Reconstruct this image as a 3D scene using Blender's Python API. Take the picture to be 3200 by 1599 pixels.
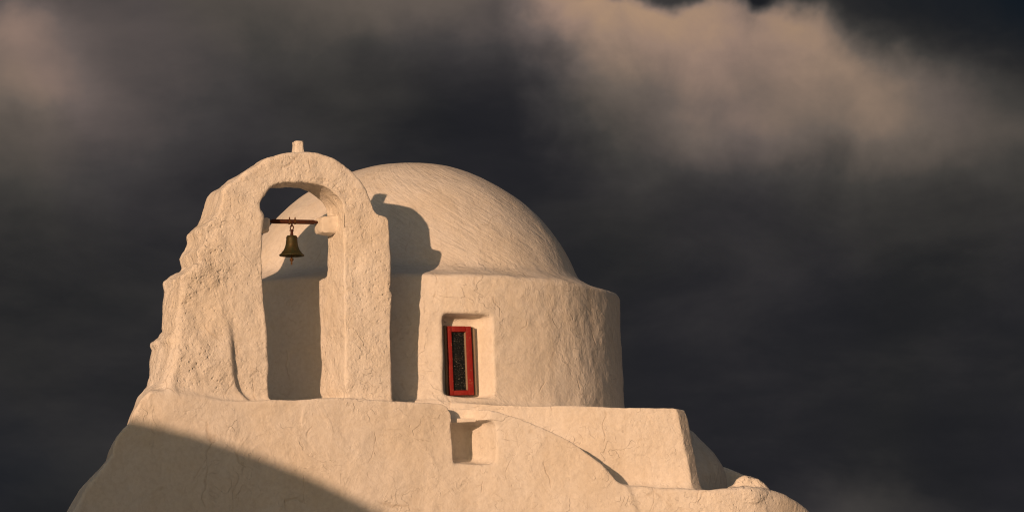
import bpy, bmesh, math, random
import numpy as np
from mathutils import Vector, Matrix

random.seed(4)
R = math.radians
scene = bpy.context.scene
for o in list(bpy.data.objects):
    bpy.data.objects.remove(o)

# ------------------------------------------------------------------ camera
CAMZ = 1.6
FPX = 14400.0            # focal length in pixels of the 3200-wide photograph
TILT = R(6.65)
cam_d = bpy.data.cameras.new('camera')
cam_d.sensor_width = 36.0
cam_d.lens = 36.0 * FPX / 3200.0
cam_d.clip_start = 0.5
cam_d.clip_end = 20000
cam = bpy.data.objects.new('camera', cam_d)
scene.collection.objects.link(cam)
cam.location = (0, 0, CAMZ)
cam.rotation_euler = (R(90) + TILT, 0, 0)
scene.camera = cam

# ------------------------------------------------------------------ sun and sky
SUN_AZ = R(24.5)         # the light travels to +Y turned this much to +X
SUN_EL = R(9.3)
SUN_DIR = Vector((math.sin(SUN_AZ) * math.cos(SUN_EL), math.cos(SUN_AZ) * math.cos(SUN_EL), -math.sin(SUN_EL)))
sun_d = bpy.data.lights.new('sun', 'SUN')
sun_d.energy = 3.38
sun_d.angle = R(0.6)
sun_d.color = (1.0, 0.605, 0.35)
sun = bpy.data.objects.new('sun', sun_d)
scene.collection.objects.link(sun)
sun.rotation_euler = SUN_DIR.to_track_quat('-Z', 'Y').to_euler()
sun.location = (-20, -20, 30)

scene.view_settings.view_transform = 'Standard'
scene.view_settings.look = 'None'
scene.view_settings.exposure = 0.0
scene.view_settings.gamma = 1.0
scene.view_settings.use_curve_mapping = False
scene.render.engine = 'CYCLES'
scene.cycles.filter_width = 1.15


class NT:
    """tiny helper that writes node graphs as expressions"""
    def __init__(self, tree):
        self.t = tree
        self.n = tree.nodes
        self.l = tree.links

    def put(self, sock, v):
        if hasattr(v, 'is_output'):
            self.l.new(v, sock)
        else:
            sock.default_value = v

    def node(self, typ, **kw):
        nd = self.n.new(typ)
        for k, v in kw.items():
            setattr(nd, k, v)
        return nd

    def m(self, op, a, b=0.0, c=0.0, clamp=False):
        nd = self.node('ShaderNodeMath', operation=op, use_clamp=clamp)
        self.put(nd.inputs[0], a); self.put(nd.inputs[1], b); self.put(nd.inputs[2], c)
        return nd.outputs[0]

    def add(self, *a):
        r = a[0]
        for x in a[1:]:
            r = self.m('ADD', r, x)
        return r

    def mul(self, *a):
        r = a[0]
        for x in a[1:]:
            r = self.m('MULTIPLY', r, x)
        return r

    def sub(self, a, b): return self.m('SUBTRACT', a, b)

    def step(self, v, lo, hi, a=0.0, b=1.0, kind='SMOOTHSTEP'):
        nd = self.node('ShaderNodeMapRange', interpolation_type=kind, clamp=True)
        self.put(nd.inputs[0], v); self.put(nd.inputs[1], lo); self.put(nd.inputs[2], hi)
        self.put(nd.inputs[3], a); self.put(nd.inputs[4], b)
        return nd.outputs[0]

    def gauss(self, U, V, u0, v0, su, sv, amp):
        a = self.m('POWER', self.m('ABSOLUTE', self.mul(self.sub(U, u0), 1.0 / su)), 2.0)
        b = self.m('POWER', self.m('ABSOLUTE', self.mul(self.sub(V, v0), 1.0 / sv)), 2.0)
        return self.mul(self.m('EXPONENT', self.mul(self.add(a, b), -1.0)), amp)

    def noise(self, vec, scale, detail=4.0, rough=0.5, dist=0.0, off=None):
        if off is not None:
            mp = self.node('ShaderNodeVectorMath', operation='ADD')
            self.l.new(vec, mp.inputs[0]); mp.inputs[1].default_value = off
            vec = mp.outputs[0]
        nd = self.node('ShaderNodeTexNoise')
        self.l.new(vec, nd.inputs['Vector'])
        nd.inputs['Scale'].default_value = scale
        nd.inputs['Detail'].default_value = detail
        nd.inputs['Roughness'].default_value = rough
        nd.inputs['Distortion'].default_value = dist
        return nd.outputs['Fac']

    def mix(self, f, a, b, blend='MIX'):
        nd = self.node('ShaderNodeMix', data_type='RGBA', blend_type=blend)
        self.put(nd.inputs[0], f)
        for s, v in ((nd.inputs[6], a), (nd.inputs[7], b)):
            if not hasattr(v, 'is_output') and len(v) == 3:
                v = (*v, 1.0)
            self.put(s, v)
        return nd.outputs[2]

    def ramp(self, f, stops, interp='LINEAR'):
        nd = self.node('ShaderNodeValToRGB')
        cr = nd.color_ramp
        cr.interpolation = interp
        while len(cr.elements) < len(stops):
            cr.elements.new(0.5)
        for e, (p, c) in zip(cr.elements, stops):
            e.position = p
            e.color = (*c, 1.0)
        self.put(nd.inputs[0], f)
        return nd.outputs[0]


def sl(c):   # 0-255 sRGB to linear
    return tuple(((v / 255 + 0.055) / 1.055) ** 2.4 if v > 10 else v / 255 / 12.92 for v in c)


world = bpy.data.worlds.new('World')
scene.world = world
world.use_nodes = True
W = NT(world.node_tree)
W.n.clear()
out = W.node('ShaderNodeOutputWorld')
bg = W.node('ShaderNodeBackground')
W.l.new(bg.outputs[0], out.inputs[0])
sky = W.node('ShaderNodeTexSky')
sky.sky_type = 'NISHITA'
sky.sun_disc = False
sky.sun_elevation = SUN_EL
sky.sun_rotation = SUN_AZ + math.pi
sky.dust_density = 1.6
sky.air_density = 1.2
SKY_STRENGTH = 0.05
tc = W.node('ShaderNodeTexCoord')
vec = tc.outputs['Generated']
sp = W.node('ShaderNodeSeparateXYZ')
W.l.new(vec, sp.inputs[0])
dx, dy, dz = sp.outputs
# azimuth and elevation of the storm front, in thousandths of photograph pixels round the view axis
az = W.m('ARCTAN2', dx, dy)
el = W.m('ARCSINE', dz)
sc = W.node('ShaderNodeVectorMath', operation='SCALE')
W.l.new(vec, sc.inputs[0]); sc.inputs['Scale'].default_value = 14.4
svec = sc.outputs[0]
U0 = W.mul(az, 14.4)
V0 = W.mul(W.sub(el, TILT), 14.4)
wa = W.noise(svec, 1.3, 5, 0.55, 0.0, (3, 1, 7))
wb = W.noise(svec, 1.3, 5, 0.55, 0.0, (11, 5, 2))
wc = W.noise(svec, 4.2, 4.5, 0.52, 0.2, (1, 9, 4))
wd = W.noise(svec, 4.2, 4.5, 0.52, 0.2, (7, 3, 8))
U = W.add(U0, W.mul(W.sub(wa, 0.5), 0.42), W.mul(W.sub(wc, 0.5), 0.20))
V = W.add(V0, W.mul(W.sub(wb, 0.5), 0.30), W.mul(W.sub(wd, 0.5), 0.17))
# the sunlit bank of cloud: a defined upper edge, fading away downwards
top = W.add(0.81, W.mul(W.step(U, 0.70, 1.6), -0.22), W.mul(W.sub(W.noise(svec, 2.6, 4, 0.5, 0.3, (5, 2, 1)), 0.5), 0.30))
below = W.sub(top, V)
bank = W.mul(W.step(below, -0.02, W.add(0.06, W.mul(W.step(U0, 0.75, 1.3), 0.30))),
             W.m('EXPONENT', W.mul(W.m('POWER', W.m('MAXIMUM', W.sub(below, 0.05), 0.0), 1.6), -7.5)),
             W.step(W.add(U, W.mul(below, -0.28)), -0.10, 0.22),
             W.step(U, 0.85, 1.55, 1.0, 0.38))
soft = W.add(W.gauss(U, V, 0.95, 0.44, 0.62, 0.17, 0.27),
             W.gauss(U, V, -1.60, 0.74, 0.17, 0.09, 0.33), W.gauss(U, V, -1.52, 0.58, 0.24, 0.12, 0.24),
             W.gauss(U, V, 0.26, 0.82, 0.06, 0.04, -0.22), W.gauss(U, V, 0.73, 0.77, 0.09, 0.07, -0.28), W.gauss(U, V, 0.96, 0.70, 0.08, 0.06, 0.10),
             W.gauss(U, V, -1.40, 0.52, 0.65, 0.36, 0.30),
             W.gauss(U, V, -0.35, 0.88, 0.80, 0.20, 0.32),
             W.gauss(U, V, 0.0, 0.76, 0.25, 0.16, 0.10),
             W.gauss(U, V, -1.30, -0.58, 0.45, 0.16, 0.05),
             W.gauss(U, V, 1.05, -0.80, 0.22, 0.14, 0.16))
far = W.noise(svec, 0.45, 5, 0.55, 0.2, (2, 2, 2))
away = W.step(W.m('MAXIMUM', W.m('ABSOLUTE', W.mul(U0, 0.5)), W.m('ABSOLUTE', V0)), 1.0, 2.2)
soft = W.add(soft, W.mul(away, W.step(far, 0.42, 0.72, 0.0, 0.55)))
flat = W.node('ShaderNodeVectorMath', operation='MULTIPLY')
W.l.new(svec, flat.inputs[0]); flat.inputs[1].default_value = (1.0, 1.0, 2.3)
mott = W.add(W.mul(W.sub(W.noise(flat.outputs[0], 1.2, 6, 0.55, 0.3, (4, 4, 4)), 0.5), 0.26), W.mul(W.sub(W.noise(flat.outputs[0], 4.0, 5, 0.6, 0.4, (1, 4, 9)), 0.5), 0.045))
B = W.add(W.mul(bank, W.add(0.70, W.mul(W.sub(W.noise(svec, 3.4, 6, 0.6, 0.5, (9, 9, 1)), 0.5), 0.55))), soft, mott, 0.06)
cloud = W.ramp(B, [(0.0, sl((29, 30, 33))), (0.06, sl((37, 37, 39))), (0.22, sl((66, 63, 61))),
                   (0.45, sl((106, 95, 88))), (0.72, sl((152, 128, 111))), (1.0, sl((178, 146, 116)))])
hue = W.step(W.noise(svec, 1.1, 3, 0.5, 0.2, (8, 2, 6)), 0.38, 0.62)
cloud = W.mix(1.0, cloud, W.mix(hue, (0.985, 0.97, 1.035), (1.01, 1.01, 0.975)), 'MULTIPLY')
# gaps with dark blue sky
gap = W.m('MAXIMUM', W.gauss(U, V, 1.66, 0.84, 0.50, 0.17, 0.95), W.gauss(U, V, -1.62, -0.62, 0.30, 0.16, 0.35), clamp=True)
cloud = W.mix(gap, cloud, sl((17, 25, 33)))
# the west, where the low sun stands, is clear
sdir = W.node('ShaderNodeVectorMath', operation='DOT_PRODUCT')
W.l.new(vec, sdir.inputs[0]); sdir.inputs[1].default_value = (-SUN_DIR.x, -SUN_DIR.y, -SUN_DIR.z)
clear = W.step(sdir.outputs['Value'], -0.12, 0.85)
skyc = W.node('ShaderNodeVectorMath', operation='SCALE')
W.l.new(sky.outputs[0], skyc.inputs[0]); skyc.inputs['Scale'].default_value = SKY_STRENGTH
W.l.new(W.mix(clear, cloud, skyc.outputs[0]), bg.inputs[0])
bg.inputs[1].default_value = 1.0


# ------------------------------------------------------------------ pixel <-> place
ct, st = math.cos(TILT), math.sin(TILT)


def ray(px, py):
    a = (px - 1600.0) / FPX
    b = -(py - 799.5) / FPX
    return np.array((a, ct - b * st, st + b * ct))


def P(px, py, Y):
    d = ray(px, py)
    k = Y / d[1]
    return np.array((d[0] * k, Y, CAMZ + d[2] * k))


class Frame:
    """upright plane turned by yaw; s runs along it, t into depth"""
    def __init__(self, px, py, Y, yaw):
        p = P(px, py, Y)
        self.o = p[:2]
        self.c, self.n = math.cos(R(yaw)), math.sin(R(yaw))

    def st(self, x, y):
        a, b = x - self.o[0], y - self.o[1]
        return a * self.c + b * self.n, -a * self.n + b * self.c

    def px(self, px, py, t=0.0):
        d = ray(px, py)
        num = t + (-self.o[0] * self.n * 1.0) * 1.0 + self.o[1] * self.c
        k = num / (-d[0] * self.n + d[1] * self.c)
        p = d * k
        s, tt = self.st(p[0], p[1])
        return s, p[2] + CAMZ

    def world(self, s, t, z):
        return np.array((self.o[0] + s * self.c - t * self.n, self.o[1] + s * self.n + t * self.c, z))


# ------------------------------------------------------------------ distance fields
class Poly:
    """2D polygon distance, tabulated"""
    def __init__(self, pts, res=0.012, pad=0.7):
        pts = np.array(pts, float)
        lo, hi = pts.min(0) - pad, pts.max(0) + pad
        self.lo, self.res = lo, res
        self.n = np.ceil((hi - lo) / res).astype(int) + 2
        gx = lo[0] + np.arange(self.n[0]) * res
        gy = lo[1] + np.arange(self.n[1]) * res
        X, Y = np.meshgrid(gx, gy, indexing='ij')
        d = np.full(X.shape, 1e9, np.float32)
        inside = np.zeros(X.shape, bool)
        q = np.roll(pts, -1, 0)
        for (ax, ay), (bx, by) in zip(pts, q):
            ex, ey = bx - ax, by - ay
            L = ex * ex + ey * ey + 1e-12
            t = np.clip(((X - ax) * ex + (Y - ay) * ey) / L, 0, 1)
            d = np.minimum(d, (X - ax - t * ex) ** 2 + (Y - ay - t * ey) ** 2)
            cr = (ay > Y) != (by > Y)
            if ey != 0:
                inside ^= cr & (X < (Y - ay) * ex / ey + ax)
        d = np.sqrt(d)
        d[inside] *= -1
        self.tab = d.astype(np.float32)

    def __call__(self, x, y):
        u = (x - self.lo[0]) / self.res
        v = (y - self.lo[1]) / self.res
        uc = np.clip(u, 0, self.n[0] - 1.001)
        vc = np.clip(v, 0, self.n[1] - 1.001)
        i, j = uc.astype(np.int32), vc.astype(np.int32)
        f, g = (uc - i).astype(np.float32), (vc - j).astype(np.float32)
        T = self.tab
        r = (T[i, j] * (1 - f) + T[i + 1, j] * f) * (1 - g) + (T[i, j + 1] * (1 - f) + T[i + 1, j + 1] * f) * g
        return r + np.hypot(u - uc, v - vc) * self.res


def slab(d2, t, t0, t1, r=0.03):
    a = d2 + r
    b = np.abs(t - (t0 + t1) / 2) - ((t1 - t0) / 2 - r)
    return np.hypot(np.maximum(a, 0), np.maximum(b, 0)) + np.minimum(np.maximum(a, b), 0) - r


def smin(a, b, k):
    h = np.maximum(k - np.abs(a - b), 0) / k
    return np.minimum(a, b) - h * h * k * 0.25


def smax(a, b, k):
    return -smin(-a, -b, k)


def sstep(x, a, b):
    t = np.clip((x - a) / (b - a), 0, 1)
    return t * t * (3 - 2 * t)


DOWN = -0.4
# --- frames of the upright faces
G = Frame(1225, 1000, 42.35, 20.0)          # bell gable and the front wall below it
tC = -0.13
sA, _ = G.px(1418, 1400, tC)
pA = G.world(sA, tC, 0)
A = Frame(1418, 1400, pA[1] + 0.0, 11.0)    # wall with the curved top, meets the front wall flush
K = Frame(1600, 1400, 42.95, 8.0)           # square block under the drum
L = Frame(1990, 1560, A.world(1.75, 0, 0)[1] + 0.01, 6.0)           # low wall on the right

TB = 0.50   # silhouettes on the left belong to the rear edge of the gable
gl = [(870, 484), (819, 505), (780, 530), (737, 551), (699, 581), (668, 598), (654, 612), (648, 641), (636, 680), (621, 703),
      (590, 728), (591, 742), (595, 754), (587, 783), (570, 804), (572, 820), (577, 841), (549, 860), (521, 879), (519, 892), (522, 928), (517, 970), (520, 1000), (520, 1033), (502, 1055),
      (480, 1072), (483, 1080), (489, 1091), (484, 1122), (480, 1157), (474, 1212), (450, 1245), (440, 1340)]
gr = [(1225, 1340), (1228, 1200), (1225, 1050), (1222, 900), (1221, 750), (1219, 686), (1210, 674), (1181, 665), (1174, 656), (1160, 620), (1145, 590),
      (1126, 560), (1103, 534), (1078, 514), (1052, 499), (1024, 488), (994, 480), (962, 476), (930, 475), (900, 477)]
def lt(px, py):      # how far back the outline lies: the arch crown shows its front edge, the left end its rear edge
    return TB * float(sstep(np.array(900.0 - px), 0, 260))
gable_poly = Poly([G.px(x, y, 0) for x, y in gr] + [G.px(x, y, lt(x, y)) for x, y in gl])
opening_poly = Poly([G.px(x, y, 0) for x, y in [
    (844, 1262), (842, 1230), (838, 1111), (831, 985), (828, 950), (825, 866), (821, 780), (819, 722), (822, 690), (822, 668), (812, 655), (811, 637), (820, 616),
    (834, 598), (848, 584), (864, 575), (888, 569), (936, 567), (974, 571), (1013, 585), (1036, 598), (1054, 613), (1070, 636), (1074, 672),
    (1074, 885), (1077, 1000), (1080, 1208), (1088, 1230), (1094, 1262)]])
mass_poly = Poly([G.px(x, y, 0.0) for x, y in [
    (505, 1300), (520, 1200), (545, 1060), (566, 900), (612, 850), (650, 800), (668, 850), (690, 950), (715, 1010), (722, 1060),
    (719, 1120), (727, 1170), (742, 1215), (768, 1244), (775, 1300)]])
stub_poly = Poly([G.px(x, y, 0.2) for x, y in [(917, 443), (943, 442), (944, 455), (948, 490), (914, 490), (919, 455)]], 0.004)
cl = [(203, 1598), (228, 1556), (252, 1518), (280, 1488), (305, 1461), (324, 1440), (341, 1420), (350, 1388), (362, 1363), (384, 1338),
      (404, 1319), (411, 1298), (424, 1275), (441, 1247), (470, 1224)]
cr_ = [(600, 1240), (700, 1247), (768, 1249), (845, 1247), (960, 1243), (1090, 1240), (1160, 1247), (1230, 1252), (1300, 1255), (1345, 1254), (1385, 1257), (1404, 1268),
       (1418, 1292), (1416, 1330), (1418, 1380), (1420, 1450), (1436, 1466), (1470, 1500), (1480, 1599), (1480, 1700)]
c_pts = [G.px(x, y, tC + 0.35 * float(sstep(np.array(y * 1.0), 1320, 1600))) for x, y in cl] + [G.px(x, y, tC) for x, y in cr_]
bl, br = c_pts[0], c_pts[-1]
c_pts = [(bl[0] - 1.9, DOWN), (bl[0] - 0.95, bl[1] - 1.6)] + c_pts + [(br[0], DOWN)]
front_poly = Poly(c_pts)
a_pts = [A.px(x, y, 0) for x, y in [
    (1340, 1262), (1430, 1264), (1470, 1267), (1500, 1272), (1560, 1284), (1620, 1302), (1700, 1334), (1780, 1374), (1816, 1397), (1850, 1424), (1880, 1448),
    (1905, 1472), (1930, 1500), (1960, 1516), (1975, 1550), (1990, 1599), (2010, 1700)]]
a_pts = a_pts + [(a_pts[-1][0] + 0.3, DOWN), (a_pts[0][0], DOWN)]
arc_poly = Poly(a_pts)
k_pts = [K.px(x, y, 0) for x, y in [
    (1240, 1258), (1500, 1258), (1700, 1265), (1900, 1270), (2100, 1273), (2113, 1276), (2122, 1302), (2137, 1380), (2152, 1450), (2163, 1510), (2185, 1700)]]
k_pts = k_pts + [(k_pts[-1][0] + 0.2, DOWN), (k_pts[0][0], DOWN)]
block_poly = Poly(k_pts)
l_pts = [L.px(x, y, 0) for x, y in [
    (1920, 1508), (1945, 1510), (2010, 1514), (2090, 1519), (2160, 1521), (2230, 1524), (2300, 1520), (2345, 1519), (2385, 1522), (2446, 1534),
    (2512, 1556), (2548, 1574), (2572, 1592), (2588, 1606), (2612, 1625), (2650, 1700)]]
l_pts = l_pts + [(l_pts[-1][0] + 0.6, DOWN), (l_pts[0][0], DOWN)]
low_poly = Poly(l_pts)
w_pts = [P(x, y, 45.4)[[0, 2]] for x, y in [(2100, 1420), (2200, 1440), (2262, 1461), (2312, 1481), (2335, 1490), (2350, 1540), (2355, 1700)]]
w_pts = w_pts + [(w_pts[-1][0], DOWN), (w_pts[0][0], DOWN)]
wedge_poly = Poly(w_pts)

# drum and dome, turned about one axis
AX = P(1275, 1000, 45.0)
AXX, AXY = AX[0], 45.0
ppm = 1.0 / (P(1601, 1000, 45.0)[0] - P(1600, 1000, 45.0)[0])
zz = lambda py: P(1275, py, 45.0)[2]
SPH_Z, SPH_R = zz(1074), 566 / ppm
drum_pts = [(-0.5, zz(872)), (1.62, zz(868)), (1.70, zz(885)), (1.80, zz(902)), (1.90, zz(915)), (2.01, zz(925)), (2.045, zz(929)), (2.064, zz(937)), (2.070, zz(975)), (2.088, zz(1100)), (2.118, zz(1270)),
            (2.13, zz(1400)), (-0.5, zz(1400))]
drum_poly = Poly(drum_pts)
APX = P(1972, 1400, 44.55)
apse_pts = [(-0.5, zz(1326)), (0.45, zz(1332)), (0.59, zz(1360)), (0.70, zz(1397)), (0.80, zz(1430)), (0.88, zz(1465)), (0.92, zz(1500)), (0.94, zz(1560)), (0.95, DOWN), (-0.5, DOWN)]
apse_poly = Poly(apse_pts)
LUMP = P(2338, 1512, 43.2)
lump_poly = Poly([P(x, y, LUMP[1])[[0, 2]] for x, y in [(2270, 1540), (2292, 1520), (2302, 1502), (2320, 1489), (2342, 1487), (2368, 1494), (2384, 1507), (2396, 1528), (2390, 1560), (2270, 1560)]])

# window recess in the drum and niche in the curved wall: (frame, left, right, top, bottom in pixels, splay)
wa_ = math.asin(((1460 - 1275) / ppm) / 2.08)
wp = (AXX + 2.088 * math.sin(wa_), AXY - 2.088 * math.cos(wa_))
WF = Frame(1460, 1100, wp[1], math.degrees(wa_))
NF = A


def recess(fr, t_off, l, r, top, bot, lsplay, rsplay, tsplay, bsplay, depth, round_r):
    s0, z0 = fr.px(l, bot, t_off)
    s1, z1 = fr.px(r, top, t_off)

    def f(x, y, z):
        s, t = fr.st(x, y)
        t = t - t_off
        a = np.cos(rsplay)
        d = [(s0 - s + t * math.tan(lsplay)) * math.cos(lsplay), (s - s1 + t * math.tan(rsplay)) * math.cos(rsplay),
             (z - z1 + t * math.tan(tsplay)) * math.cos(tsplay), (z0 - z + t * math.tan(bsplay)) * math.cos(bsplay)]
        h = smax(d[0], d[1], round_r)
        v = smax(d[2], d[3], round_r)
        q = smax(h, v, round_r)
        return smax(smax(q, t - depth, round_r), -0.4 - t, 0.01)
    return f


window_cut = recess(WF, 0.0, 1386, 1540, 982, 1236, R(2), R(27), R(5), R(0), 0.20, 0.07)
niche_cut = recess(NF, 0.0, 1380, 1549, 1316, 1447, R(-8), R(22), R(-2), R(10), 0.46, 0.06)
niche_top = recess(NF, 0.0, 1380, 1526, 1262, 1313, R(0), R(38), R(-30), R(0), 0.20, 0.05)


def f_gable(x, y, z):
    s, t = G.st(x, y)
    _, z_hi = G.px(1000, 868, 0.5)
    thin = sstep(s, -1.35, -1.0) * sstep(z - z_hi, -0.012, 0.012)
    d = slab(gable_poly(s, z), t, 0.0, 0.62, 0.022)
    d = smax(d, (t - 0.62 + 0.2 * thin), 0.03)
    _, za = G.px(700, 930, 0)
    _, zb = G.px(700, 1110, 0)
    pr = 0.10 * sstep(za - z, 0.0, za - zb)
    m = slab(mass_poly(s + 0.06 * t, z), t + pr, 0.03, 0.45, 0.04)
    d = smin(d, m, 0.05)
    so = s + sstep(s, -0.75, -0.55) * np.maximum(t, 0) * 0.08
    op = np.maximum(opening_poly(so, z), np.abs(t - 0.3) - 0.9)
    return smax(d, -op, 0.022)


def f_stub(x, y, z):
    s, t = G.st(x, y)
    return slab(stub_poly(s, z), t, 0.14, 0.26, 0.012)


def f_front(x, y, z):
    s, t = G.st(x, y)
    w = 1.0 - 0.45 * sstep(5.25 - z, 0.0, 0.95)
    sh = np.maximum(t - tC, 0) * 0.30 * w * sstep(-s, 1.6, 2.2)
    return slab(front_poly(s - sh, z), t, tC, 0.80, 0.028)


def f_arc(x, y, z):
    s, t = A.st(x, y)
    d = slab(arc_poly(s, z), t, 0.0, 0.50, 0.022)
    d = smax(d, -niche_cut(x, y, z), 0.03)
    return smax(d, -niche_top(x, y, z), 0.02)


def f_block(x, y, z):
    s, t = K.st(x, y)
    g = 0.105 * np.clip(t / 0.13, 0, 1)
    d = slab(block_poly(s - np.where(s > 1.0, g, 0), z), t, 0.0, 4.0, 0.012)
    return smax(d, -niche_cut(x, y, z), 0.03)


def f_low(x, y, z):
    s, t = L.st(x, y)
    c = 0.55 * np.maximum(s - 0.75, 0) ** 2
    d = slab(low_poly(s, z), t - c, 0.0, 0.9, 0.05)
    d = smin(d, slab(lump_poly(x, z), y, LUMP[1] - 0.10, LUMP[1] + 0.25, 0.05), 0.05)
    return d


def f_wedge(x, y, z):
    return slab(wedge_poly(x, z), y, 45.1, 46.0, 0.04)


def f_apse(x, y, z):
    return apse_poly(np.hypot(x - APX[0], y - APX[1]), z)


def f_dome(x, y, z):
    wob = 0.0
    return np.sqrt((x - AXX) ** 2 + (y - AXY) ** 2 + (z - SPH_Z) ** 2) - SPH_R


def f_drum(x, y, z):
    d = drum_poly(np.hypot(x - AXX, y - AXY), z)
    return smax(d, -window_cut(x, y, z), 0.03)


def f_body(x, y, z):
    a = np.abs(x + 0.55) - 1.85
    b = np.abs(y - 45.4) - 1.9
    c = z - zz(1360)
    return np.maximum(np.maximum(a, b), c)


PARTS = [('bell_gable', f_gable), ('cross_stub', f_stub), ('front_wall', f_front), ('curved_wall', f_arc), ('square_base', f_block),
         ('low_wall', f_low), ('rear_wall', f_wedge), ('apse', f_apse), ('dome', f_dome), ('drum', f_drum), ('rear_body', f_body)]


def field(x, y, z):
    up = smin(f_dome(x, y, z), f_drum(x, y, z), 0.045)
    up = smax(up, -window_cut(x, y, z), 0.03)
    d = smin(up, f_block(x, y, z), 0.09)
    d = smin(d, smin(f_apse(x, y, z), f_wedge(x, y, z), 0.03), 0.03)
    d = np.minimum(d, f_body(x, y, z))
    sg, _ = G.st(x, y)
    g = smin(f_gable(x, y, z), f_front(x, y, z), 0.05 + 0.13 * sstep(-sg, 1.6, 2.3))
    g = smin(g, f_stub(x, y, z), 0.02)
    a = smin(f_arc(x, y, z), f_low(x, y, z), 0.07)
    _, zn = G.px(1418, 1455, tC)
    a = smin(a, g, 0.03 + 0.05 * sstep(zn - z, -0.02, 0.22))
    d = smin(d, f_low(x, y, z), 0.10)
    d = smin(d, a, 0.008)
    d = smax(d, -window_cut(x, y, z), 0.02)
    s, t = G.st(x, y)
    return d


def fieldp(p):
    n = len(p)
    r = np.empty(n, np.float32)
    for i in range(0, n, 400000):
        q = p[i:i + 400000].astype(np.float64)
        r[i:i + 400000] = field(q[:, 0], q[:, 1], q[:, 2])
    return r


def surface(lo, hi, h, blk=8):
    """naive surface nets over a sparsely evaluated grid"""
    lo = np.array(lo, float)
    nb = np.ceil((np.array(hi) - lo) / (h * blk)).astype(int)
    n = nb * blk
    c = [lo[k] + (np.arange(nb[k]) + 0.5) * h * blk for k in range(3)]
    CX, CY, CZ = np.meshgrid(*c, indexing='ij')
    cd = fieldp(np.stack([CX.ravel(), CY.ravel(), CZ.ravel()], 1)).reshape(nb)
    D = np.repeat(np.repeat(np.repeat(cd, blk, 0), blk, 1), blk, 2)
    act = np.argwhere(np.abs(cd) < h * blk * 1.15 + 0.05)
    o = np.stack(np.meshgrid(*[np.arange(blk)] * 3, indexing='ij'), -1).reshape(-1, 3)
    for i in range(0, len(act), 800):
        idx = (act[i:i + 800, None, :] * blk + o[None]).reshape(-1, 3)
        D[idx[:, 0], idx[:, 1], idx[:, 2]] = fieldp(lo + idx * h)
    S = D < 0
    m = [k - 1 for k in n]
    cnt = np.zeros(m, np.int8)
    for a in (0, 1):
        for b in (0, 1):
            for e in (0, 1):
                cnt += S[a:a + m[0], b:b + m[1], e:e + m[2]]
    cell = (cnt > 0) & (cnt < 8)
    ids = np.full(m, -1, np.int32)
    ci = np.argwhere(cell)
    ids[cell] = np.arange(len(ci))
    pos = np.zeros((len(ci), 3)); num = np.zeros(len(ci))
    corners = [(a, b, e) for a in (0, 1) for b in (0, 1) for e in (0, 1)]
    val = {k: D[ci[:, 0] + k[0], ci[:, 1] + k[1], ci[:, 2] + k[2]].astype(float) for k in corners}
    for p in corners:
        for ax in range(3):
            if p[ax] == 0:
                q = list(p); q[ax] = 1; q = tuple(q)
                a, b = val[p], val[q]
                cr = (a < 0) != (b < 0)
                t = np.where(cr, a / np.where(cr, a - b, 1), 0)
                for k in range(3):
                    pos[:, k] += np.where(cr, (p[k] + (t if k == ax else 0)), 0)
                num += cr
    pos = lo + (ci + pos / num[:, None]) * h
    faces = []
    for ax in range(3):
        u, v = [(1, 2), (2, 0), (0, 1)][ax]
        sl0 = [slice(1, m[k]) for k in range(3)]
        sl0[ax] = slice(0, m[ax])
        sl1 = list(sl0); sl1[ax] = slice(1, m[ax] + 1)
        a, b = S[tuple(sl0)], S[tuple(sl1)]
        for flag, flip in ((a & ~b, False), (~a & b, True)):
            e = np.argwhere(flag)
            e = e + np.array([0 if k == ax else 1 for k in range(3)])
            du = np.zeros(3, int); du[u] = 1
            dv = np.zeros(3, int); dv[v] = 1
            g = lambda w: ids[w[:, 0], w[:, 1], w[:, 2]]
            q = np.stack([g(e - du - dv), g(e - dv), g(e), g(e - du)], 1)
            if flip:
                q = q[:, ::-1]
            faces.append(q)
    F = np.concatenate(faces)
    F = F[(F >= 0).all(1)]
    return pos, F


def grad(p, e=0.006):
    g = np.empty((len(p), 3))
    for k in range(3):
        d = np.zeros(3); d[k] = e
        g[:, k] = (fieldp(p + d) - fieldp(p - d)) / (2 * e)
    return g


def vnormals(V_, F):
    a, b = V_[F[:, 2]] - V_[F[:, 0]], V_[F[:, 3]] - V_[F[:, 1]]
    fn = np.cross(a, b)
    N = np.zeros_like(V_)
    for k in range(4):
        for c in range(3):
            N[:, c] += np.bincount(F[:, k], fn[:, c], len(V_))
    return N / (np.linalg.norm(N, axis=1, keepdims=True) + 1e-12)


def hash3(i, j, k, seed):
    h = (i.astype(np.int64) * 73856093) ^ (j.astype(np.int64) * 19349663) ^ (k.astype(np.int64) * 83492791) ^ (seed * 2654435761)
    h = (h ^ (h >> 13)) * 1274126177 & 0x7fffffff
    h = (h ^ (h >> 15)) * 2246822519 & 0x7fffffff
    return ((h ^ (h >> 11)) & 0xffff) / 32767.5 - 1.0


def vnoise(p, scale, seed):
    q = p * scale
    i = np.floor(q)
    f = q - i
    f = f * f * f * (f * (f * 6 - 15) + 10)
    i = i.astype(np.int64)
    r = 0
    for a in (0, 1):
        for b in (0, 1):
            for c in (0, 1):
                w = (f[:, 0] if a else 1 - f[:, 0]) * (f[:, 1] if b else 1 - f[:, 1]) * (f[:, 2] if c else 1 - f[:, 2])
                r = r + w * hash3(i[:, 0] + a, i[:, 1] + b, i[:, 2] + c, seed)
    return r


ROT = np.array(Matrix.Rotation(0.7, 3, Vector((1, 2, 3)).normalized()))


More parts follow.
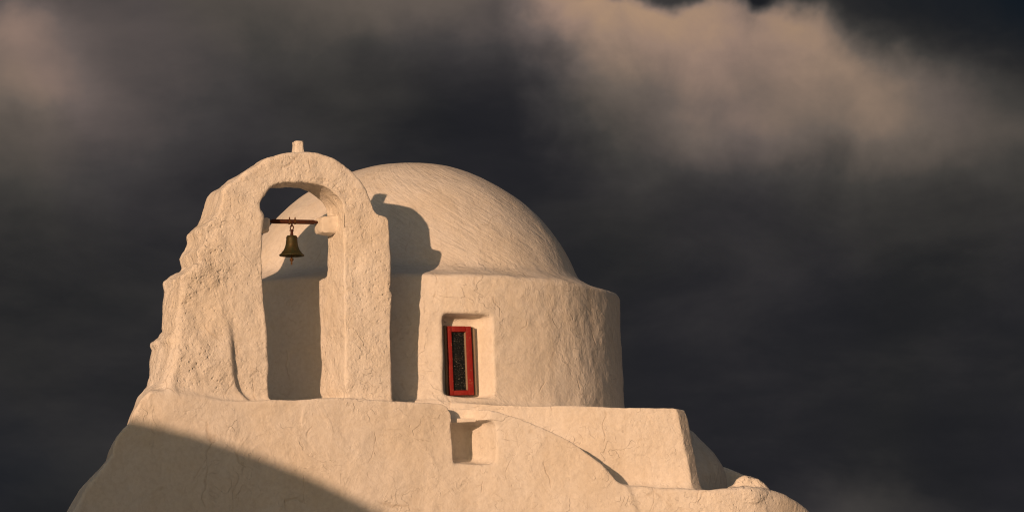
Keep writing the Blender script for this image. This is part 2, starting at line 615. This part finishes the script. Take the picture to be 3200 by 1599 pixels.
def fbm(p, scale, oct_, seed, gain=0.5):
    r = 0; a = 1.0
    for o in range(oct_):
        p = p @ ROT
        r = r + a * vnoise(p, scale, seed + o)
        scale *= 2.03; a *= gain
    return r


# ------------------------------------------------------------------ materials
def new_mat(name):
    m = bpy.data.materials.new(name)
    m.use_nodes = True
    t = NT(m.node_tree)
    bs = t.n['Principled BSDF']
    return m, t, bs


def plaster(name, tint=(0.80, 0.772, 0.745), strokes=False, bump=1.0):
    m, t, bs = new_mat(name)
    tcn = t.node('ShaderNodeTexCoord')
    o = tcn.outputs['Object']
    at = t.node('ShaderNodeAttribute', attribute_name='roughness_zone')
    rz = at.outputs['Fac']
    n1 = t.noise(o, 5.0, 6, 0.6, 0.3)
    n2 = t.noise(o, 26.0, 5, 0.62, 0.2)
    n3 = t.noise(o, 85.0, 3, 0.6)
    # overlapping coats of limewash: thin curved ledges where one coat ends on another
    lay = t.noise(o, 3.0, 3.5, 0.55, 0.35, (9, 3, 5))
    saw = t.m('FRACT', t.mul(lay, 8.0))
    ledge = t.step(saw, 0.0, 0.10)
    lay2 = t.noise(o, 2.1, 4, 0.6, 1.2, (1, 8, 2))
    patchy = t.step(lay2, 0.45, 0.62)
    # pits and chips
    vo = t.node('ShaderNodeTexVoronoi', feature='SMOOTH_F1')
    t.l.new(o, vo.inputs['Vector']); vo.inputs['Scale'].default_value = 24.0
    pit = t.step(vo.outputs['Distance'], 0.0, 0.34)
    # hairline cracks, mostly upright, that come and go
    mp = t.node('ShaderNodeMapping'); mp.inputs['Scale'].default_value = (1.0, 1.0, 0.42)
    wv = t.node('ShaderNodeVectorMath', operation='ADD')
    nz = t.node('ShaderNodeTexNoise'); t.l.new(o, nz.inputs['Vector']); nz.inputs['Scale'].default_value = 3.0; nz.inputs['Detail'].default_value = 2.5
    sc_ = t.node('ShaderNodeVectorMath', operation='SCALE'); t.l.new(nz.outputs['Color'], sc_.inputs[0]); sc_.inputs['Scale'].default_value = 0.26
    t.l.new(o, wv.inputs[0]); t.l.new(sc_.outputs[0], wv.inputs[1]); t.l.new(wv.outputs[0], mp.inputs['Vector'])
    vc = t.node('ShaderNodeTexVoronoi', feature='DISTANCE_TO_EDGE'); t.l.new(mp.outputs[0], vc.inputs['Vector']); vc.inputs['Scale'].default_value = 2.3
    crack = t.mul(t.step(vc.outputs['Distance'], 0.0, 0.022, 1.0, 0.0), t.step(t.noise(o, 2.6, 3, 0.6, 0.0, (5, 5, 1)), 0.52, 0.62))
    h = t.add(t.mul(n1, 0.017), t.mul(n2, t.add(0.0036, t.mul(rz, 0.018))), t.mul(n3, t.add(0.0010, t.mul(rz, 0.0022))),
              t.mul(ledge, patchy, 0.0012 if strokes else 0.0034), t.mul(pit, rz, 0.014), t.mul(crack, -0.0008 if strokes else -0.0028))
    if strokes:   # brush strokes sweeping obliquely round the dome
        s3 = t.node('ShaderNodeSeparateXYZ'); t.l.new(o, s3.inputs[0])
        cx, cy = AXX - BASE[0], AXY - BASE[1]
        ang = t.m('ARCTAN2', t.sub(s3.outputs[0], cx), t.sub(cy, s3.outputs[1]))
        hh = s3.outputs[2]
        a_, b_ = t.add(t.mul(ang, 1.6), t.mul(hh, 1.0)), t.sub(hh, t.mul(ang, 0.75))
        cmb = t.node('ShaderNodeCombineXYZ')
        t.put(cmb.inputs[0], t.mul(t.sub(t.mul(ang, 1.5), t.mul(hh, 0.0)), 3.0))
        t.put(cmb.inputs[1], t.mul(t.add(hh, t.mul(ang, 0.95)), 17.0))
        st_ = t.noise(cmb.outputs[0], 1.0, 5, 0.62, 0.4)
        h = t.add(h, t.mul(st_, 0.011))
    bp = t.node('ShaderNodeBump')
    bp.inputs['Strength'].default_value = bump
    bp.inputs['Distance'].default_value = 1.0
    t.l.new(h, bp.inputs['Height'])
    t.l.new(bp.outputs[0], bs.inputs['Normal'])
    # colour: warm limewash, older yellowed coats, fine grime in pits
    age = t.step(t.noise(o, 1.4, 6, 0.62, 0.5, (6, 1, 3)), 0.35, 0.75)
    c = t.mix(age, tint, tuple(v * w for v, w in zip(tint, (0.95, 0.915, 0.855))))
    c = t.mix(t.mul(t.step(n2, 0.60, 0.36), 0.18), c, (0.50, 0.44, 0.37))
    sp_ = t.step(t.noise(o, 17.0, 6, 0.7, 0.5, (2, 7, 7)), 0.70, 0.78)
    c = t.mix(t.mul(sp_, t.add(0.10, t.mul(rz, 0.45))), c, (0.42, 0.29, 0.15))
    ms = t.node('ShaderNodeMapping'); ms.inputs['Scale'].default_value = (3.5, 3.5, 0.35); t.l.new(o, ms.inputs['Vector'])
    runs = t.step(t.noise(ms.outputs[0], 1.6, 5, 0.6, 0.3, (3, 8, 2)), 0.50, 0.74)
    c = t.mix(t.mul(runs, 0.20), c, (0.58, 0.49, 0.38))
    c = t.mix(t.mul(crack, 0.30), c, (0.45, 0.36, 0.27))
    t.l.new(c, bs.inputs['Base Color'])
    bs.inputs['Roughness'].default_value = 0.92
    bs.inputs['Specular IOR Level'].default_value = 0.2
    return m


BASE = np.array((0.0, 44.5, 0.0))
M_PLASTER = plaster('limewashed_plaster')
M_DOME = plaster('limewashed_dome', strokes=True)


def metal(name, c1, c2, rough=0.55, metallic=0.8, scale=40, bumpd=0.002):
    m, t, bs = new_mat(name)
    o = t.node('ShaderNodeTexCoord').outputs['Object']
    n = t.noise(o, scale, 6, 0.65, 0.4)
    f = t.step(n, 0.38, 0.62)
    t.l.new(t.mix(f, c1, c2), bs.inputs['Base Color'])
    bs.inputs['Metallic'].default_value = metallic
    t.l.new(t.step(n, 0.3, 0.7, rough - 0.1, rough + 0.2), bs.inputs['Roughness'])
    bp = t.node('ShaderNodeBump'); bp.inputs['Distance'].default_value = bumpd
    t.l.new(n, bp.inputs['Height']); t.l.new(bp.outputs[0], bs.inputs['Normal'])
    return m


M_BRONZE = metal('weathered_bronze', (0.075, 0.052, 0.016), (0.045, 0.050, 0.022), 0.55, 0.55, 30)
M_RUST = metal('rusty_iron', (0.035, 0.010, 0.006), (0.10, 0.024, 0.008), 0.8, 0.15, 60)
M_BRASS = metal('tarnished_brass', (0.16, 0.075, 0.02), (0.08, 0.03, 0.012), 0.6, 0.5, 60)


def red_paint():
    m, t, bs = new_mat('red_painted_wood')
    o = t.node('ShaderNodeTexCoord').outputs['Object']
    n = t.noise(o, 30, 6, 0.7, 0.5)
    chip = t.step(t.noise(o, 38, 6, 0.75, 0.6, (3, 3, 1)), 0.60, 0.66)
    c = t.mix(n, (0.16, 0.003, 0.003), (0.33, 0.010, 0.004))
    c = t.mix(t.mul(chip, 0.75), c, (0.55, 0.33, 0.18))
    t.l.new(c, bs.inputs['Base Color'])
    bs.inputs['Roughness'].default_value = 0.6
    bp = t.node('ShaderNodeBump'); bp.inputs['Distance'].default_value = 0.003
    t.l.new(n, bp.inputs['Height']); t.l.new(bp.outputs[0], bs.inputs['Normal'])
    return m


def old_wood():
    m, t, bs = new_mat('bare_weathered_wood')
    o = t.node('ShaderNodeTexCoord').outputs['Object']
    n = t.noise(o, 45, 6, 0.7, 1.0)
    t.l.new(t.mix(n, (0.22, 0.16, 0.11), (0.36, 0.28, 0.20)), bs.inputs['Base Color'])
    bs.inputs['Roughness'].default_value = 0.85
    return m


def glass_mat():
    """bubbled glass coloured near black in place of an unlit room behind it"""
    m, t, bs = new_mat('bubbled_dark_glass')
    o = t.node('ShaderNodeTexCoord').outputs['Object']
    vo = t.node('ShaderNodeTexVoronoi'); t.l.new(o, vo.inputs['Vector']); vo.inputs['Scale'].default_value = 62
    dirt = t.step(t.noise(o, 14, 4, 0.6, 0.3), 0.5, 0.75)
    sparkle = t.mul(t.step(vo.outputs['Distance'], 0.30, 0.16), t.step(t.noise(o, 40, 2, 0.5, 0, (8, 1, 1)), 0.50, 0.62))
    c = t.mix(t.mul(dirt, 0.5), (0.004, 0.004, 0.004), (0.035, 0.030, 0.024))
    c = t.mix(t.mul(sparkle, 0.6), c, (0.42, 0.38, 0.31))  # glints of the bubbled glass, put into the colour as pale specks
    t.l.new(c, bs.inputs['Base Color'])
    bs.inputs['Roughness'].default_value = 0.25
    bp = t.node('ShaderNodeBump'); bp.inputs['Distance'].default_value = 0.006
    t.l.new(t.step(vo.outputs['Distance'], 0.0, 0.5), bp.inputs['Height']); t.l.new(bp.outputs[0], bs.inputs['Normal'])
    return m


M_RED, M_WOOD, M_GLASS = red_paint(), old_wood(), glass_mat()


# ------------------------------------------------------------------ objects
def link(name, data, parent=None, mat=None, loc=None):
    o = bpy.data.objects.new(name, data)
    scene.collection.objects.link(o)
    if parent is not None:
        o.parent = parent
    if loc is not None:
        o.location = loc
    if mat is not None:
        data.materials.append(mat)
    return o


def empty(name, loc, label, cat, group=None):
    o = link(name, None, loc=loc)
    o['label'] = label
    o['category'] = cat
    if group:
        o['group'] = group
    return o


# ground: one sheet to the horizon
def ground():
    bm = bmesh.new()
    xs = [-6000, -600, -120, -40, -20, -10, 0, 10, 20, 40, 120, 600, 6000]
    v = [[bm.verts.new((x, y, 0)) for y in xs] for x in xs]
    for i in range(len(xs) - 1):
        for j in range(len(xs) - 1):
            bm.faces.new((v[i][j], v[i + 1][j], v[i + 1][j + 1], v[i][j + 1]))
    me = bpy.data.meshes.new('ground'); bm.to_mesh(me); bm.free()
    m, t, bs = new_mat('pale_trodden_earth')
    o = t.node('ShaderNodeTexCoord').outputs['Object']
    c = t.mix(t.noise(o, 0.6, 8, 0.65), (0.30, 0.26, 0.21), (0.46, 0.41, 0.34))
    t.l.new(c, bs.inputs['Base Color']); bs.inputs['Roughness'].default_value = 0.95
    g = link('ground', me, None, m, (0, 40, 0))
    g['kind'] = 'structure'
    return g


ground()

church = empty('church', tuple(BASE), 'whitewashed Cycladic church with bell gable and round dome', 'church')


def rough_zone(p):
    """where old render is coarse: the left end of the gable, the low wall, the drum's right flank"""
    s, t = G.st(p[:, 0], p[:, 1])
    s1, z1 = G.px(690, 1000, 0)
    _, z_lo = G.px(690, 1235, 0)
    a = sstep(s1 - s, -0.25, 0.15) * sstep(p[:, 2], z_lo - 0.05, z_lo + 0.12)
    b = 0.42 * sstep(p[:, 2], z_lo - 0.02, z_lo + 0.1) * (t < 0.75) * (s < 0.1) * (s > -3.4)
    c = 0.3 * sstep(p[:, 0], P(1950, 1550, 42.4)[0], P(2060, 1550, 42.4)[0]) * (p[:, 1] < 43.4)
    e = 0.55 * (np.hypot(p[:, 0] - LUMP[0], p[:, 2] - LUMP[2]) < 0.2) * (p[:, 1] > 42.9) * (p[:, 1] < 43.6)
    return np.clip(np.maximum(np.maximum(np.maximum(a, b), c), e) * (0.75 + 0.4 * fbm(p, 2.2, 3, 77)), 0, 1)


def build_church(lo, hi, h, fine=True):
    V_, F = surface(lo, hi, h)
    for _ in range(2):
        g = grad(V_)
        d = fieldp(V_)
        g2 = (g * g).sum(1)
        stp = np.clip(d / np.maximum(g2, 0.25), -h * 0.5, h * 0.5)
        V_ = V_ - g * stp[:, None]
    N = vnormals(V_, F)
    rz = rough_zone(V_) if fine else np.zeros(len(V_))
    r_ax = np.hypot(V_[:, 0] - AXX, V_[:, 1] - AXY)
    on_dome = (np.abs(f_dome(V_[:, 0], V_[:, 1], V_[:, 2])) < 0.03)
    calm = 1.0 - 0.5 * on_dome
    disp = 0.016 * fbm(V_, 1.3, 2, 5) + calm * (0.0068 * fbm(V_, 3.6, 3, 21) + 0.0016 * fbm(V_, 13.0, 2, 33))
    disp = disp + rz * (0.021 * fbm(V_, 6.0, 3, 51, 0.6))
    st_ = (np.abs(f_stub(V_[:, 0], V_[:, 1], V_[:, 2])) < 0.02)
    disp[st_] *= 0.35
    V_ = V_ + N * disp[:, None]
    N = vnormals(V_, F)
    C = V_[F].mean(1)
    best = np.full(len(C), 1e9); part = np.zeros(len(C), int)
    for k, (nm, f) in enumerate(PARTS):
        d = f(C[:, 0], C[:, 1], C[:, 2])
        if nm == 'rear_body':
            d = d + 0.05
        b = d < best
        best[b] = d[b]; part[b] = k
    made = []
    if not fine:
        part[:] = 0
    for k, (nm, f) in enumerate(PARTS if fine else [('lower_walls', None)]):
        sel = F[part == k]
        if len(sel) < 40:
            continue
        used, inv = np.unique(sel.ravel(), return_inverse=True)
        q = inv.reshape(-1, 4)
        vv = V_[used] - BASE
        me = bpy.data.meshes.new(nm)
        me.vertices.add(len(vv)); me.vertices.foreach_set('co', vv.astype(np.float32).ravel())
        me.loops.add(q.size); me.loops.foreach_set('vertex_index', q.astype(np.int32).ravel())
        me.polygons.add(len(q)); me.polygons.foreach_set('loop_start', np.arange(0, q.size, 4, dtype=np.int32))
        me.update(calc_edges=True)
        me.polygons.foreach_set('use_smooth', np.ones(len(q), bool))
        me.normals_split_custom_set_from_vertices(N[used].astype(np.float32).tolist())
        at = me.attributes.new('roughness_zone', 'FLOAT', 'POINT')
        at.data.foreach_set('value', rz[used].astype(np.float32))
        o = link(nm, me, church, M_DOME if nm == 'dome' else M_PLASTER)
        made.append(o)
    return made


import time
t0 = time.time()
H = 0.0185
parts = build_church((-6.1, 40.9, 3.55), (3.6, 47.7, 8.1), H)
print('upper church', time.time() - t0, sum(len(o.data.polygons) for o in parts))
LOWEST = 3.55 + 0.5 * H
low = build_church((-7.6, 40.9, -0.35), (4.6, 47.9, 3.66), 0.08, fine=False)
print('lower church', time.time() - t0)


def bm_obj(name, bm, mat, parent, origin=BASE, smooth=False):
    me = bpy.data.meshes.new(name)
    bmesh.ops.recalc_face_normals(bm, faces=bm.faces)
    bm.to_mesh(me); bm.free()
    me.transform(Matrix.Translation(-Vector(tuple(origin))))
    if smooth:
        me.polygons.foreach_set('use_smooth', np.ones(len(me.polygons), bool))
        me.set_sharp_from_angle(angle=R(35))
    return link(name, me, parent, mat)


def hexa(pts8, bev=0.0, seg=2):
    """box from eight corners: front four (ccw) then back four"""
    bm = bmesh.new()
    v = [bm.verts.new(tuple(p)) for p in pts8]
    for f in ((0, 1, 2, 3), (7, 6, 5, 4), (0, 4, 5, 1), (1, 5, 6, 2), (2, 6, 7, 3), (3, 7, 4, 0)):
        bm.faces.new([v[i] for i in f])
    if bev:
        bmesh.ops.bevel(bm, geom=list(bm.edges), offset=bev, segments=seg, affect='EDGES', profile=0.6)
    return bm


def lathe(profile, c, seg=40, close=False):
    bm = bmesh.new()
    rings = []
    for r, z in profile:
        rings.append([bm.verts.new((c[0] + r * math.cos(2 * math.pi * i / seg), c[1] + r * math.sin(2 * math.pi * i / seg), c[2] + z)) for i in range(seg)])
    for a, b in zip(rings, rings[1:]):
        for i in range(seg):
            bm.faces.new((a[i], a[(i + 1) % seg], b[(i + 1) % seg], b[i]))
    bmesh.ops.remove_doubles(bm, verts=bm.verts, dist=1e-5)
    return bm


def tube(pts, radii, seg=14, caps=True):
    bm = bmesh.new()
    pts = [Vector(tuple(p)) for p in pts]
    rings = []
    for i, p in enumerate(pts):
        d = (pts[min(i + 1, len(pts) - 1)] - pts[max(i - 1, 0)]).normalized()
        u = d.cross(Vector((0, 0, 1)))
        if u.length < 0.1:
            u = d.cross(Vector((0, 1, 0)))
        u.normalize(); w = d.cross(u)
        r = radii[i] if hasattr(radii, '__len__') else radii
        rings.append([bm.verts.new(p + (u * math.cos(2 * math.pi * k / seg) + w * math.sin(2 * math.pi * k / seg)) * r) for k in range(seg)])
    for a, b in zip(rings, rings[1:]):
        for k in range(seg):
            bm.faces.new((a[k], a[(k + 1) % seg], b[(k + 1) % seg], b[k]))
    if caps:
        bm.faces.new(rings[0]); bm.faces.new(rings[-1])
    return bm


def torus_bm(c, axis, r1, r2, n=20, m=8, squash=1.0):
    bm = bmesh.new()
    axis = Vector(axis).normalized()
    u = axis.cross(Vector((0, 0, 1)))
    if u.length < 0.1:
        u = axis.cross(Vector((0, 1, 0)))
    u.normalize(); w = axis.cross(u)
    c = Vector(tuple(c))
    rg = []
    for i in range(n):
        a = 2 * math.pi * i / n
        d = u * math.cos(a) + w * math.sin(a) * squash
        rg.append([bm.verts.new(c + d * r1 + (d.normalized() * math.cos(2 * math.pi * k / m) + axis * math.sin(2 * math.pi * k / m)) * r2) for k in range(m)])
    for i in range(n):
        for k in range(m):
            bm.faces.new((rg[i][k], rg[(i + 1) % n][k], rg[(i + 1) % n][(k + 1) % m], rg[i][(k + 1) % m]))
    return bm


# ---- window: red casement standing a little crooked in its recess
win = link('window', None, church)
win['label'] = 'narrow red casement window deep in the drum wall'


def wpt(px, py, t):
    s, z = WF.px(px, py, t)
    return WF.world(s, t, z)


def wbar(name, quad, t0_, t1_, mat, bev=0.004):
    front = [wpt(x, y, t0_) for x, y in quad]
    ss = [WF.px(x, y, t0_) for x, y in quad]
    back = [WF.world(s, t1_, z) for s, z in ss]
    return bm_obj(name, hexa(front + back, bev), mat, win, smooth=True)


T0, T1 = 0.105, 0.165
# corners (outer, inner) of the casement in the photograph
oTL, oTR, oBR, oBL = (1399, 1018), (1472, 1019), (1482, 1233), (1406, 1234)
iTL, iTR, iBR, iBL = (1410, 1036), (1455, 1036), (1463, 1219), (1419, 1220)
wbar('stile', [oTL, (1410, 1018), (1419, 1234), oBL], T0, T1, M_RED)
wbar('stile', [(1455, 1019), oTR, oBR, (1464, 1233)], T0, T1, M_RED)
wbar('rail', [(1410.5, 1018), (1454.5, 1018.5), (1455, 1036), (1411, 1036)], T0 + 0.003, T1 - 0.003, M_RED)
wbar('rail', [(1418.5, 1219), (1463, 1218), (1463.5, 1233), (1419.5, 1234)], T0 + 0.003, T1 - 0.003, M_RED)
wbar('putty_bead', [(1451, 1040), (1455, 1036), (1463, 1219), (1458, 1217)], T0 + 0.012, T1 - 0.01, M_WOOD, 0.002)
wbar('pane', [(1409, 1034), (1456, 1034), (1464, 1221), (1417, 1221)], T0 + 0.030, T0 + 0.036, M_GLASS, 0.0)
wbar('jamb', [(1473.5, 1020), (1483, 1022), (1491, 1234), (1483.5, 1234)], T0 + 0.03, 0.23, M_WOOD)
wbar('jamb', [(1389, 1016), (1397.5, 1018), (1404.5, 1234), (1396, 1234)], T0 + 0.045, 0.23, M_WOOD)

# ---- stone slab over the niche
def npt(px, py, t):
    s, z = A.px(px, py, t)
    return A.world(s, t, z)


fr_ = [npt(x, y, 0.13) for x, y in [(1385, 1321), (1484, 1317), (1502, 1306), (1385, 1306)]]
bk_ = [npt(x, y, 0.42) for x, y in [(1385, 1321), (1480, 1317), (1490, 1306), (1385, 1306)]]
bm = hexa(fr_ + bk_, 0.006)
lint = bm_obj('lintel_slab', bm, M_PLASTER, church, smooth=True)
lint['label'] = 'flat stone slab over the niche'

# ---- corbels and iron bar that carry the bell
TBAR = 0.30


def gpt(px, py, t=TBAR):
    s, z = G.px(px, py, t)
    return G.world(s, t, z)


def corbel(quad, t0_, t1_, seed):
    fr2 = [gpt(x, y, t0_) for x, y in quad]
    ss = [G.px(x, y, t0_) for x, y in quad]
    bk2 = [G.world(s, t1_, z) for s, z in ss]
    bm = hexa(fr2 + bk2)
    bmesh.ops.subdivide_edges(bm, edges=list(bm.edges), cuts=5, use_grid_fill=True)
    for _ in range(3):
        bmesh.ops.smooth_vert(bm, verts=list(bm.verts), factor=0.5, use_axis_x=True, use_axis_y=True, use_axis_z=True)
    co = np.array([v.co[:] for v in bm.verts])
    n = fbm(co, 14, 3, seed) * 0.012
    bm.normal_update()
    for v, k in zip(bm.verts, n):
        v.co += v.normal * k
    o = bm_obj('corbel', bm, M_PLASTER, church, smooth=True)
    return o


corbel([(1003, 727), (1085, 733), (1085, 668), (1003, 675)], 0.18, 0.40, 3)
corbel([(795, 726), (845, 722), (846, 680), (795, 676)], 0.20, 0.44, 4)

bar = bm_obj('bell_bar', tube([gpt(826, 690), gpt(846, 691), gpt(852, 691.5), gpt(980, 694), gpt(986, 694), gpt(1012, 694)],
                              [0.010, 0.012, 0.021, 0.021, 0.013, 0.013], 14), M_RUST, church, smooth=True)
bar['label'] = 'rust red iron bar across the gable opening'
dbar = Vector(tuple(gpt(980, 694) - gpt(852, 691.5))).normalized()
for px in (904.5, 922):
    c = Vector(tuple(gpt(px, 692.8)))
    bm = tube([c - dbar * 0.011, c - dbar * 0.007, c + dbar * 0.007, c + dbar * 0.011], [0.021, 0.0245, 0.0245, 0.021], 16)
    bm_obj('collar', bm, M_BRASS, bar, smooth=True)
    up = [c + Vector((0, 0, 0.018)), c + Vector((0, 0, 0.032)), c + Vector((0, 0, 0.044))]
    bm_obj('bolt', tube(up, [0.006, 0.006, 0.004], 8), M_RUST, bar, smooth=True)
c = Vector(tuple(gpt(997, 694)))
bm_obj('end_ring', torus_bm(c, dbar, 0.018, 0.009), M_BRASS, bar, smooth=True)

# ---- bell
BP = gpt(911.5, 797)
bell = empty('bell', tuple(BP), 'small greenish bronze bell hanging in the gable opening', 'bell')
BPm = Vector(tuple(BP))
mpp = 1.0 / (FPX / np.linalg.norm(BP))
prof = [(0.0, 62), (8, 62.0), (14.5, 60.5), (16.8, 57.5), (17.2, 52), (17.8, 44), (19.0, 34), (20.8, 26), (23.6, 18.5), (27.5, 12), (32, 6.5), (36.5, 2.6), (38.8, 0.8), (39.2, -1.2),
        (38.0, -2.6), (34.0, -1.0), (29, 3), (24, 9), (20, 17), (17.5, 26), (16, 40), (15, 55), (0, 57)]
# the mouth is seen from below, so the rim sits a little lower than the drawn outline
bm = lathe([(r * mpp, z * mpp) for r, z in prof], BPm, 48)
body = bm_obj('bell_body', bm, M_BRONZE, bell, BP, smooth=True)
for zc, rr in ((54, 17.3), (10.2, 29.2)):
    bm_obj('moulding', torus_bm(BPm + Vector((0, 0, zc * mpp)), (0, 0, 1), rr * mpp, 0.9 * mpp, 40, 6), M_BRONZE, body, BP, smooth=True)
cl_ = BPm + Vector((0.0, 0, 0))
bm = lathe([(r * mpp, z * mpp) for r, z in [(0, 56), (1.3, 56), (1.4, 0), (1.8, -6), (2.6, -8), (5.2, -10.5), (6.2, -14), (5.2, -17.5), (2.6, -19.5), (2.2, -22), (2.7, -26), (2.0, -30), (0, -30.5)]], cl_, 16)
bm_obj('clapper', bm, M_BRASS, bell, BP, smooth=True)
yo = BPm + Vector((0, 0, 62 * mpp))
crown = bm_obj('crown_loop', tube([yo, yo + Vector((0, 0, 5 * mpp)), yo + Vector((0, 0, 14 * mpp)), yo + Vector((0, 0, 16 * mpp))], [5.5 * mpp, 4.6 * mpp, 4.2 * mpp, 5.2 * mpp], 12), M_RUST, bell, BP, smooth=True)
bm_obj('pin', tube([yo + dbar * (-7.5 * mpp) + Vector((0, 0, 15 * mpp)), yo + dbar * (6.5 * mpp) + Vector((0, 0, 15 * mpp))], 1.8 * mpp, 8), M_RUST, crown, BP, smooth=True)
bm_obj('shackle', torus_bm(yo + Vector((0, 0, 24 * mpp)), (0.25, 1, 0), 5.2 * mpp, 1.9 * mpp, 20, 8, 1.45), M_RUST, bell, BP, smooth=True)
bm_obj('shackle', torus_bm(yo + Vector((0, 0, 37.0 * mpp)), (1, 0.2, 0), 7.6 * mpp, 1.7 * mpp, 20, 8, 1.3), M_RUST, bell, BP, smooth=True)

# ------------------------------------------------------------------ the neighbour whose vault throws the shadow on the front wall
def neighbour():
    edge = [(411, 1302), (517, 1338), (660, 1378), (761, 1408), (863, 1443), (965, 1484), (1067, 1532), (1197, 1606)]
    D = 12.5
    sd = np.array(SUN_DIR)
    hx = np.array((math.sin(SUN_AZ), math.cos(SUN_AZ)))      # along the light
    rx = np.array((math.cos(SUN_AZ), -math.sin(SUN_AZ)))     # to its right
    pts = []
    ref = G.world(*[G.px(800, 1400, tC)[0], tC], G.px(800, 1400, tC)[1])
    base = ref[:2] - hx * D
    for x, y in edge:
        s, z = G.px(x, y, tC)
        w = G.world(s, tC, z)
        k = ((w[:2] - base) @ hx) / math.cos(SUN_EL)
        q = w - sd * k
        pts.append(((q[:2] - base) @ rx, q[2]))
    pts = np.array(pts)
    Am = np.c_[2 * pts, np.ones(len(pts))]
    sol = np.linalg.lstsq(Am, (pts ** 2).sum(1), rcond=None)[0]
    cx, cz = sol[:2]; rad = math.sqrt(sol[2] + cx * cx + cz * cz)
    print('vault', cx, cz, rad, pts)
    return base, hx, rx, cx, cz, rad


nb_base, hx, rx, ncx, ncz, nrad = neighbour()


def nbp(u, v, z):    # u to the right of the light, v along it (0 = end wall towards the church)
    q = nb_base + rx * u + hx * v
    return np.array((q[0], q[1], z))


chapel_o = nbp(ncx, -4.0, 0.0)
chapel = empty('chapel', tuple(chapel_o), 'plain whitewashed chapel with barrel vault left of the church', 'chapel')


def prism(profile, v0, v1, name, mat, parent, smooth=False):
    bm = bmesh.new()
    a = [bm.verts.new(tuple(nbp(u, v0, z))) for u, z in profile]
    b = [bm.verts.new(tuple(nbp(u, v1, z))) for u, z in profile]
    bm.faces.new(a); bm.faces.new(b[::-1])
    for i in range(len(a)):
        j = (i + 1) % len(a)
        bm.faces.new((a[i], b[i], b[j], a[j]))
    return bm_obj(name, bm, mat, parent, chapel_o, smooth)


half = R(48)
hw = nrad * math.sin(half)
spring = ncz + nrad * math.cos(half)
prism([(ncx - hw + 0.02, -0.3), (ncx + hw - 0.02, -0.3), (ncx + hw - 0.02, spring), (ncx - hw + 0.02, spring)], -8.0, -0.02, 'wall', M_PLASTER, chapel)
arc = [(ncx + nrad * math.sin(a), ncz + nrad * math.cos(a)) for a in np.linspace(-half, half, 49)]
vault = prism([(ncx - hw, spring - 0.1)] + arc + [(ncx + hw, spring - 0.1)], -8.05, 0.0, 'vault', M_PLASTER, chapel, True)
prism([(ncx - 0.55, 0.0), (ncx + 0.55, 0.0), (ncx + 0.55, 2.1), (ncx - 0.55, 2.1)], -0.03, 0.05, 'door', M_RED, chapel)
prism([(ncx - 0.25, 3.0), (ncx + 0.25, 3.0), (ncx + 0.25, 3.8), (ncx - 0.25, 3.8)], -0.03, 0.04, 'window', M_RED, chapel)
print('done', time.time() - t0)
